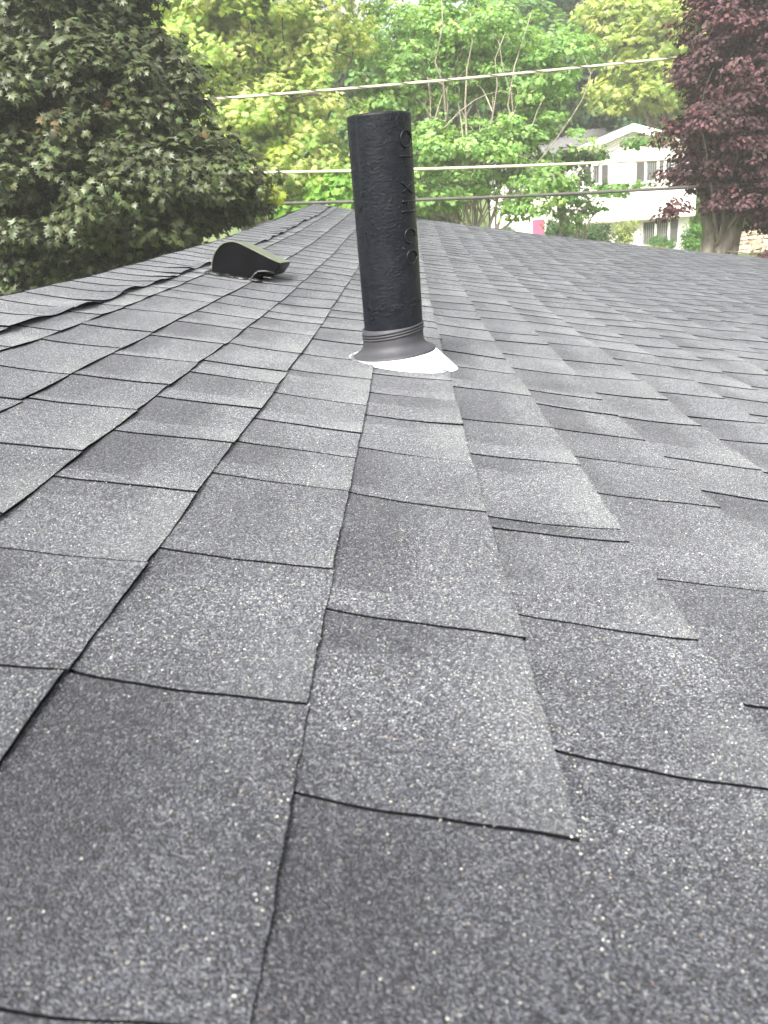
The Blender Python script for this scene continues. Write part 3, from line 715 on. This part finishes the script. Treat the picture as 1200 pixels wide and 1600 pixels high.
# 3  bright green maple right of the pipe, pale stems showing
D3 = 31
t_, d_ = tree('sugar_maple_tree', 'bright green maple with pale fanning stems, in front of the white house', foot(735, D3),
   [(at(640, 60, D3-.5), .07), (at(690, 0, D3-1), .075), (at(668, 120, D3-1), .05), (at(735, 20, D3-1), .07), (at(790, 50, D3-1), .065), (at(830, 20, D3-.5), .07), (at(770, 150, D3-1.5), .05), (at(850, 150, D3-1), .05), (at(620, 200, D3-1), .05), (at(860, 280, D3-2), .09)],
   [lobe(620, 130, D3, 80, 60), lobe(720, 60, D3+1, 110, 70), lobe(590, 240, D3, 60, 60), lobe(700, 230, D3-1, 110, 45), lobe(830, 110, D3+1, 90, 70), lobe(820, 220, D3, 90, 50), lobe(690, 300, D3-1, 80, 28), lobe(840, 285, D3-2, 45, 40), lobe(640, 40, D3+2, 90, 50), lobe(790, 320, D3-1, 50, 16)],
   560, .50, 62, .14, tri_tpl(), (.145, .24, .08), M_L2, M_BK2, 33, 55, .3, var=.22, alt=(.17, .27, .06), altp=.3, shell=.55, flat=.28, twigs=2, fork=.2, lr=.007)
finish(t_, d_)
# overhanging spray in front of the gable
t_, d_ = tree('young_maple_tree', 'thin young maple whose leafy sprays cross the white gable wall', foot(885, 34), [(at(885, 230, 34), .09), (at(930, 300, 34), .05)],
   [lobe(890, 245, 34, 36, 18), lobe(885, 295, 34, 36, 26), lobe(970, 289, 33, 40, 7), lobe(900, 330, 34, 38, 16), lobe(935, 240, 34, 26, 6), lobe(1010, 215, 36, 40, 5)],
   52, .42, 34, .18, tri_tpl(), (.085, .16, .045), M_L2, M_BK2, 34, 30, .09, flat=.35)
finish(t_, d_)
# 4  backdrop trees
def backtree(name, label, px, D, lobes, col, seed, npuff=260, nleaf=52, size=.32, pr=1.0, bmat=M_BK1, tpl=None, alt=None, tr=.35, flat=.6, group=None, stems=None, limbs=30):
    t_, d_ = tree(name, label, foot(px, D), stems, lobes, npuff, pr, nleaf, size, tpl or tri_tpl(), col, M_L2, bmat, seed, limbs, tr, var=.22, alt=alt, altp=.3 if alt else 0, flat=flat, twigs=1, group=group)
    finish(t_, d_)
backtree('oak_tree', 'dark blue green tree rising behind the yellow green one, above the house roof', 930, 56, [lobe(900, 60, 56, 100, 90), lobe(930, 150, 56, 90, 70), lobe(1010, 170, 56, 70, 50), lobe(860, -40, 58, 120, 80)], (.050, .095, .050), 41, 420, 56)
backtree('elm_tree', 'yellow green tree with bare tan trunks, left of the purple maple', 1050, 46, [lobe(1010, 60, 46, 70, 60), lobe(1060, 120, 46, 50, 60), lobe(1000, 130, 45, 60, 35), lobe(1080, 30, 47, 60, 60), lobe(960, 20, 46, 40, 50)], (.24, .31, .09), 42, 300, 46, .30, .7, M_BK2, spray_tpl(), (.28, .34, .07), stems=[(at(1050, -40, 46), .3), (at(1080, -20, 47), .22), (at(990, 30, 46), .12)])
backtree('beech_tree', 'mid green tree far behind the vent pipe, reaching the top', 560, 52, [lobe(560, 180, 52, 110, 110), lobe(480, 120, 54, 80, 90), lobe(640, 190, 52, 70, 120)], (.09, .16, .045), 43, 420, 56)
backtree('linden_tree', 'pale green tree far behind the locust foliage at the left', 300, 50, [lobe(330, 100, 50, 150, 140), lobe(220, 200, 50, 120, 140), lobe(420, 260, 50, 110, 70)], (.20, .26, .09), 44, 480, 56)
backtree('ash_tree', 'mid green tree behind the stems of the bright maple', 780, 50, [lobe(760, 120, 50, 130, 110), lobe(700, 250, 50, 100, 70), lobe(830, 220, 50, 60, 50)], (.085, .15, .05), 45, 460, 56)
backtree('hickory_tree', 'green tree at the far left, seen through gaps in the dark maple', 20, 40, [lobe(-20, 330, 40, 130, 110), lobe(100, 380, 40, 120, 90)], (.08, .14, .04), 46, 260, 56)
backtree('poplar_tree', 'green tree behind the purple maple at the right edge', 1180, 50, [lobe(1170, 120, 50, 100, 160), lobe(1120, 250, 50, 70, 90), lobe(1230, 260, 50, 90, 90)], (.13, .22, .05), 47, 380, 56)
backtree('cherry_tree', 'bushy bright green tree low behind the ridge, left of the pipe', 520, 27, [lobe(525, 300, 27, 32, 30), lobe(480, 330, 28, 50, 18)], (.15, .27, .05), 48, 90, 40, .2, .45)
backtree('hornbeam_tree', 'dim olive green tree low behind the ridge end', 450, 40, [lobe(450, 310, 40, 60, 45), lobe(540, 330, 41, 80, 30), lobe(620, 320, 42, 80, 56)], (.07, .11, .04), 49, 260, 42, .3, .7)
backtree('sapling', 'small sapling with lime yellow leaves on a tan stem beside the dark maple', 408, 17, [lobe(412, 302, 17, 25, 9), lobe(395, 298, 17, 14, 8)], (.30, .36, .05), 50, 26, 30, .13, .2, M_BK2, spray_tpl(), tr=.12, limbs=8)
# 5  purple maple
D5 = 23
t_, d_ = tree('purple_maple_tree', 'purple leaved maple with thick grey trunk at the right edge', foot(1122, D5), [(at(1105, 200, D5+.5), .42), (at(1160, 180, D5+.6), .30), (at(1190, 60, D5+1), .2)],
   [lobe(1150, 30, D5, 75, 60), lobe(1200, 110, D5, 110, 80), lobe(1110, 110, D5, 55, 35), lobe(1130, 190, D5-.4, 85, 45), lobe(1200, 230, D5-.5, 90, 70), lobe(1100, 190, D5, 70, 28), lobe(1100, 270, D5, 55, 22), lobe(1160, 312, D5-.3, 50, 20), lobe(1050, 322, D5, 20, 12), lobe(1220, 330, D5, 50, 40), lobe(1195, 400, D5-.5, 30, 14), lobe(1250, 60, D5, 100, 120), lobe(1075, 240, D5, 25, 20), lobe(1160, -60, D5+.4, 90, 60)],
   720, .40, 92, .095, tri_tpl(), (.064, .032, .038), M_L3, M_BK3, 55, 90, .4, var=.3, alt=(.105, .040, .045), altp=.25, shell=.5, flat=.45, twigs=1)
finish(t_, d_)

# ------------------------------------------------------------------ white house across the yard
DH = 43.0
ang = R(-8); ex = np.array([math.cos(ang), math.sin(ang), 0]); ey = np.array([-math.sin(ang), math.cos(ang), 0]); ez = np.array([0, 0, 1.0])
H0 = at(985, 385, DH); H0[2] = 0
def fac(px, py, off=0.0):
    """pixel -> (s, z) on the facade plane, off metres behind the front"""
    d = ray(px, py); p0 = H0+ey*off; t = np.dot(p0-CAM, ey)/np.dot(d, ey); p = CAM+d*t; return np.dot(p-H0, ex), p[2]
def W(s, y, z): return H0+ex*s+ey*y+ez*z
M_WHITE = simple('white_siding_paint', (.86, .84, .78), .55, noise=(1.5, .04))
M_TRIM = simple('white_window_trim', (.84, .83, .78), .45)
M_SHUT = simple('brown_shutter_paint', (.08, .075, .07), .55, noise=(8, .2))
M_ROOF2 = simple('grey_roof_shingles', (.13, .125, .13), .9, noise=(6, .15), bump=(20, .02))
M_CURT = simple('window_curtain', (.20, .20, .17), .8, noise=(5, .25))
M_PINK = simple('pink_door_paint', (.50, .09, .17), .5)
M_FND = simple('foundation_concrete', (.22, .21, .19), .9, noise=(5, .2))
m, n, b, o = new_mat('window_glass'); b.inputs['Base Color'].default_value = (.035, .04, .042, 1); b.inputs['Roughness'].default_value = .06; b.inputs['Specular IOR Level'].default_value = .9; M_GLASS = m
hs_ = thing('neighbour_house', 'white two storey gabled house with brown shutters beyond the roof', 'house', W(0, 0, 0))
sL, _ = fac(884, 300); sR, _ = fac(1087, 300); sC = (sL+sR)/2
_, zE = fac(985, 234); _, zP = fac(985, 193); _, zO = fac(1001, 342); _, zB = fac(1040, 383)
zB = max(zB, .1)
def lbox(s0, s1, y0, y1, z0, z1):
    P = [W(s, y, z) for z in (z0, z1) for s, y in ((s0, y0), (s1, y0), (s1, y1), (s0, y1))]
    return P, [(0, 3, 2, 1), (4, 5, 6, 7), (0, 1, 5, 4), (1, 2, 6, 5), (2, 3, 7, 6), (3, 0, 4, 7)]
# gabled upper storey, overhanging the ground floor
dpt = 8.5; gp = [(sL, zO), (sR, zO), (sR, zE), (sC, zP-.25), (sL, zE)]
V_ = [W(s, 0, z) for s, z in gp]+[W(s, dpt, z) for s, z in gp]
child('wall', V_, [(0, 1, 2, 3, 4), (9, 8, 7, 6, 5)]+[(i, 5+i, 5+(i+1) % 5, (i+1) % 5) for i in range(5)], M_WHITE, hs_)
child('ground_floor_wall', *lbox(sL+.1, sR-.12, .45, dpt, .25, zO-.002), M_WHITE, hs_)
child('foundation', *lbox(sL+.12, sR-.14, .48, dpt, -.3, .25), M_FND, hs_)
# siding courses: thin lapped boards standing proud of the wall
cb = []
z = zO+.02
while z < zP-.4:
    wd = (sR-sL)/2 if z < zE else (sR-sL)/2*(zP-.25-z-.02)/(zP-.25-zE)
    if wd > .15: cb.append(lbox(sC-wd, sC+wd, -.010, -.002, z, z+.022))
    z += .20
sd_ = child('siding', *join(*cb), M_WHITE, hs_); sd_['kind'] = 'stuff'
# roof with rake boards
def roofslab(sa, za, sb, zb_, y0, y1, th=.16):
    P = [W(sa, y0, za), W(sb, y0, zb_), W(sb, y1, zb_), W(sa, y1, za)]; return [p for p in P]+[p+ez*th for p in P], [(0, 3, 2, 1), (4, 5, 6, 7), (0, 1, 5, 4), (1, 2, 6, 5), (2, 3, 7, 6), (3, 0, 4, 7)]
sl_ = (zP-zE)/((sR-sL)/2)
oh = .45
for sgn in (-1, 1):
    se = sC+sgn*((sR-sL)/2+oh)
    child('roof', *roofslab(se, zE-sl_*oh, sC, zP-.18, -.42, dpt+.3), M_ROOF2, hs_)
    child('rake_board', *roofslab(se, zE-sl_*oh-.16, sC, zP-.34, -.46, -.423, .32), M_TRIM, hs_)
    child('soffit', *roofslab(se, zE-sl_*oh-.06, sC, zP-.24, -.42, 0-.003, .05), M_TRIM, hs_)
child('overhang_trim', *lbox(sL-.02, sR+.02, -.03, .45, zO-.06, zO-.003), simple('tan_trim', (.42, .36, .26), .7), hs_)
child('corner_board', *lbox(sR-.14, sR+.02, -.03, -.001, zO, zE), M_TRIM, hs_)
def window(px0, py0, px1, py1, off, panes, parent=hs_, blinds=True):
    s0, z1 = fac(px0, py0, off); s1, z0 = fac(px1, py1, off)
    y = off
    f = child('window', *join(lbox(s0-.08, s1+.08, y-.06, y-.004, z1, z1+.10), lbox(s0-.10, s1+.10, y-.09, y-.004, z0-.10, z0), lbox(s0-.08, s0, y-.06, y-.004, z0, z1), lbox(s1, s1+.08, y-.06, y-.004, z0, z1)), M_TRIM, parent)
    e = np.linspace(s0, s1, panes+1) if isinstance(panes, int) else [s0+(s1-s0)*p for p in panes]
    for i in range(len(e)-1):
        child('pane', *lbox(e[i]+.03, e[i+1]-.03, y-.024, y-.006, z0+.02, z1-.02), M_GLASS, f)
        if 0 < i: child('mullion', *lbox(e[i]-.05, e[i]+.05, y-.055, y-.005, z0, z1), M_TRIM, f)
        if blinds: child('curtain', *join(*[lbox(a, a+.035, y-.0275, y-.0245, z0+.05, z1-.05) for a in np.arange(e[i]+.06, e[i+1]-.08, .10)]), M_CURT, f)
    return f
def shutter(px0, py0, px1, py1, off):
    s0, z1 = fac(px0, py0, off); s1, z0 = fac(px1, py1, off); y = off
    sh = child('shutter', *join(lbox(s0, s0+.05, y-.05, y-.004, z0, z1), lbox(s1-.05, s1, y-.05, y-.004, z0, z1), lbox(s0+.05, s1-.05, y-.05, y-.004, z1-.06, z1), lbox(s0+.05, s1-.05, y-.05, y-.004, z0, z0+.06), lbox(s0+.05, s1-.05, y-.03, y-.004, z0+.06, z1-.06),
        *[lbox(s0+.05, s1-.05, y-.042, y-.031, zz, zz+.03) for zz in np.arange(z0+.09, z1-.1, .065)]), M_SHUT, hs_)
window(1010, 253, 1049, 279, 0, [0, .46, .72, 1]); shutter(994.5, 254, 1006, 283, 0); shutter(1054, 251, 1066, 280, 0)
window(926, 259, 937, 286, 0, 1); shutter(938.5, 258, 949.5, 288, 0); shutter(912, 260, 924, 289, 0)
window(1004.5, 347, 1043, 380, .45, 2); shutter(1046.5, 343, 1058, 376, .45)
# left wing with its own long grey roof and the pink door
sW, _ = fac(766, 300, 1.6); _, zWe = fac(830, 262, 1.6); _, zWr = fac(920, 207, 5.6)
child('wing_wall', *lbox(sW, sL-.003, 1.6, dpt, 0, zWe), M_WHITE, hs_)
Pw = [W(sW-.4, 1.1, zWe-.1), W(sL+2.6, 1.1, zWe-.1), W(sL+2.6, 5.6, zWr), W(sW-.4, 5.6, zWr), W(sW-.4, 10, zWe-.1), W(sL+2.6, 10, zWe-.1)]
child('wing_roof', Pw+[p+ez*.15 for p in Pw], [(0, 1, 2, 3), (3, 2, 5, 4), (6, 9, 8, 7), (9, 10, 11, 8), (0, 6, 7, 1), (4, 5, 11, 10), (0, 3, 9, 6), (3, 4, 10, 9), (1, 7, 8, 2), (2, 8, 11, 5)], M_ROOF2, hs_)
window(866, 262, 876, 290, 1.6, 1); shutter(878, 261, 890-7, 291, 1.6); shutter(853, 263, 864, 292, 1.6)
window(790, 268, 822, 294, 1.6, 2)
s0, z1 = fac(832, 344, 1.6); s1, z0 = fac(851, 372, 1.6); z0 = .25
dr = child('door', *join(lbox(s0, s1, 1.55, 1.596, z0, z1), lbox(s0+.12, s1-.12, 1.53, 1.549, z0+.2, z0+.9), lbox(s0+.12, s1-.12, 1.53, 1.549, z0+1.05, z1-.15)), M_PINK, hs_)
child('door_frame', *join(lbox(s0-.14, s0-.003, 1.52, 1.597, z0, z1+.12), lbox(s1+.003, s1+.14, 1.52, 1.597, z0, z1+.12), lbox(s0-.003, s1+.003, 1.52, 1.597, z1+.003, z1+.12)), M_TRIM, dr)
child('handle', *lbox(s1-.12, s1-.06, 1.49, 1.529, z0+.95, z0+1.02), M_ALU, dr)
child('step', *lbox(s0-.4, s1+.4, .7, 1.59, 0, .22), M_FND, hs_)

# grey roofed house glimpsed through the trees left of the pipe
pz = at(500, 318, 46); g2 = thing('garage', 'small low building with grey roof glimpsed through the trees left of the pipe', 'garage', [pz[0], pz[1], 0])
def gbox(x0, x1, y0, y1, z0, z1): return [np.array([x, y, z])+[pz[0], pz[1], 0] for z in (z0, z1) for x, y in ((x0, y0), (x1, y0), (x1, y1), (x0, y1))], [(0, 3, 2, 1), (4, 5, 6, 7), (0, 1, 5, 4), (1, 2, 6, 5), (2, 3, 7, 6), (3, 0, 4, 7)]
zr = at(500, 284, 50)[2]; ze = at(500, 306, 46)[2]
child('wall', *gbox(-2.2, 2.2, 0, 6, 0, ze), simple('grey_siding', (.28, .27, .25), .7), g2)
Pg = [np.array(a)+[pz[0], pz[1], 0] for a in [(-2.6, -.4, ze-.1), (2.6, -.4, ze-.1), (2.6, 3, zr), (-2.6, 3, zr), (-2.6, 6.4, ze-.1), (2.6, 6.4, ze-.1)]]
child('roof', Pg+[p+ez*.12 for p in Pg], [(0, 1, 2, 3), (3, 2, 5, 4), (6, 9, 8, 7), (9, 10, 11, 8), (0, 6, 7, 1), (4, 5, 11, 10), (0, 3, 9, 6), (3, 4, 10, 9), (1, 7, 8, 2), (2, 8, 11, 5)], M_ROOF2, g2)

# ------------------------------------------------------------------ shrubs round the white house
def shrub(label, px, py0, py1, wpx, D, col, seed, npuff=60, nleaf=46, size=.10, pr=.22, tpl=None, alt=None, flat=.8, name='shrub'):
    c = at(px, (py0+py1)/2, D); s = D/F; rx = wpx/2*s; rz = (py1-py0)/2*s
    b_ = np.array([c[0], c[1], 0.0]); c[2] = max(c[2], .25)
    t_, d_ = tree(name, label, b_, [(c, .05)], [(c, (rx, rx*.85, rz)), (c+[0, 0, -rz*.5], (rx*.9, rx*.8, rz*.7))], npuff, pr, nleaf, size, tpl or oval_tpl(), col, M_L2, M_BK2, seed, 16, .05, flat=flat, alt=alt, altp=.3 if alt else 0, shell=.35)
    finish(t_, d_, name='foliage')
shrub('dark green hedge shrub left of the pale round one, under the gable wall', 925, 346, 378, 66, 40.5, (.045, .085, .03), 61, 110)
shrub('tall dark green shrub beside the pink door', 872, 338, 374, 46, 40.5, (.05, .10, .04), 62, 100)
shrub('round yellow green shrub with bare twigs inside, left of the ground floor window', 975, 342, 380, 42, 40.5, (.15, .19, .06), 63, 60, 34, alt=(.25, .20, .10))
shrub('low clipped dark green shrub in front of the ground floor window', 1034, 367, 388, 44, 40, (.05, .12, .035), 64, 100, 50, .07, .16)
shrub('bushy mid green shrub between the house corner and the grey trunk', 1084, 350, 394, 38, 38, (.08, .16, .04), 65, 90)
shrub('small low green shrub on the lawn by the white wing', 792, 355, 366, 22, 40, (.08, .15, .04), 66, 24)
shrub('low pale green ground plant at the foot of the house', 1012, 384, 396, 60, 36, (.14, .17, .08), 67, 60, 30, .10, .2)

# stone retaining wall behind the purple maple
M_STONE = simple('tan_fieldstone', (.42, .33, .24), .85, noise=(3.5, .3), bump=(12, .02)); M_MORT = simple('stone_joint', (.12, .10, .08), .95)
wl = at(1180, 371, 41); rw = thing('retaining_wall', 'low tan fieldstone retaining wall right of the grey maple trunk', 'stone wall', [wl[0], wl[1], 0])
zt = at(1180, 362, 41)[2]; rs = np.random.default_rng(9); sp = []
core = [np.array([x, y, z_]) for z_ in (-.3, zt-.06) for x, y in ((wl[0]-1.9, wl[1]+.06), (wl[0]+6, wl[1]+.06), (wl[0]+6, wl[1]+.4), (wl[0]-1.9, wl[1]+.4))]
child('core', core, [(0, 3, 2, 1), (4, 5, 6, 7), (0, 1, 5, 4), (1, 2, 6, 5), (2, 3, 7, 6), (3, 0, 4, 7)], M_MORT, rw)
z = 0.0; nst = 0
while z < zt:
    h = rs.uniform(.16, .24); x = wl[0]-2+rs.uniform(0, .2)
    while x < wl[0]+6:
        l = rs.uniform(.2, .42); v_, f_ = box([x+l/2, wl[1]+.12, z+h/2], [l-.03, .26, h-.025]); v_ = [np.array(p)+rs.normal(0, .018, 3) for p in v_]
        child('stone', v_, f_, M_STONE, rw); x += l
    z += h

# ------------------------------------------------------------------ overhead lines
M_W1 = simple('pale_cable', (.50, .44, .34), .6, noise=(4, .2)); M_W2 = simple('dark_cable', (.055, .05, .045), .6, noise=(6, .3))
def wire(label, px, D, rad, mat, wrap=False):
    P = [at(x, y, D+(x-600)*.0012) for x, y in px]; P = np.array(P)
    # smooth through the points
    t = np.arange(len(P)); tt = np.linspace(0, len(P)-1, 90)
    cf = [np.polyfit(px_x, P[:, a], 3) for a in range(3) for px_x in [[p[0] for p in px]]]
    xs = np.linspace(px[0][0], px[-1][0], 110); Q = np.stack([np.polyval(c, xs) for c in cf], 1)
    w_ = thing('power_line', label, 'cable', Q[55])
    child('cable', *tube(Q, rad, 8), mat, w_, smooth=True)
    if wrap:
        xs2 = np.linspace(px[0][0], px[-1][0], 1400); Q2 = np.stack([np.polyval(c, xs2) for c in cf], 1)
        ph = np.linspace(0, 2*math.pi*26, 1400); off = np.stack([0*ph, np.cos(ph), np.sin(ph)], 1)*rad*1.05
        child('wrap_wire', *tube(Q2+off, rad*.42, 5), M_W2, w_, smooth=True)
wire('topmost pale cable rising from the dark maple to the purple maple', [(-300, 192), (285, 157), (450, 146), (600, 134), (760, 122), (900, 106), (1000, 95), (1085, 86), (1500, 40)], 24.5, .032, M_W1, True)
wire('middle pale cable running level behind the vent pipe', [(-300, 270), (430, 268), (545, 268), (645, 265), (800, 261), (900, 256), (1000, 250), (1500, 222)], 24.3, .036, M_W1)
wire('lowest dark cable running behind the pipe and across the white house', [(-300, 312), (390, 316), (545, 317), (650, 314), (760, 309), (900, 302), (1010, 296), (1130, 288), (1500, 262)], 22, .040, M_W2)

# ------------------------------------------------------------------ added volume standing in for veiling glare over the far trees
hz, n, b, o = new_mat('glare_volume'); n.nodes.remove(b)
pvn = N(n, 'ShaderNodeVolumePrincipled', Density=.0028, Anisotropy=.3); pvn.inputs['Color'].default_value = (1.0, 1.0, .93, 1)
n.links.new(pvn.outputs[0], o.inputs['Volume'])
v_, f_ = box([0, 130, 16], [420, 420, 40]); ho = mesh_obj('veil', v_, f_, hz); tag(ho, 'added pale glare haze', kind='stuff')
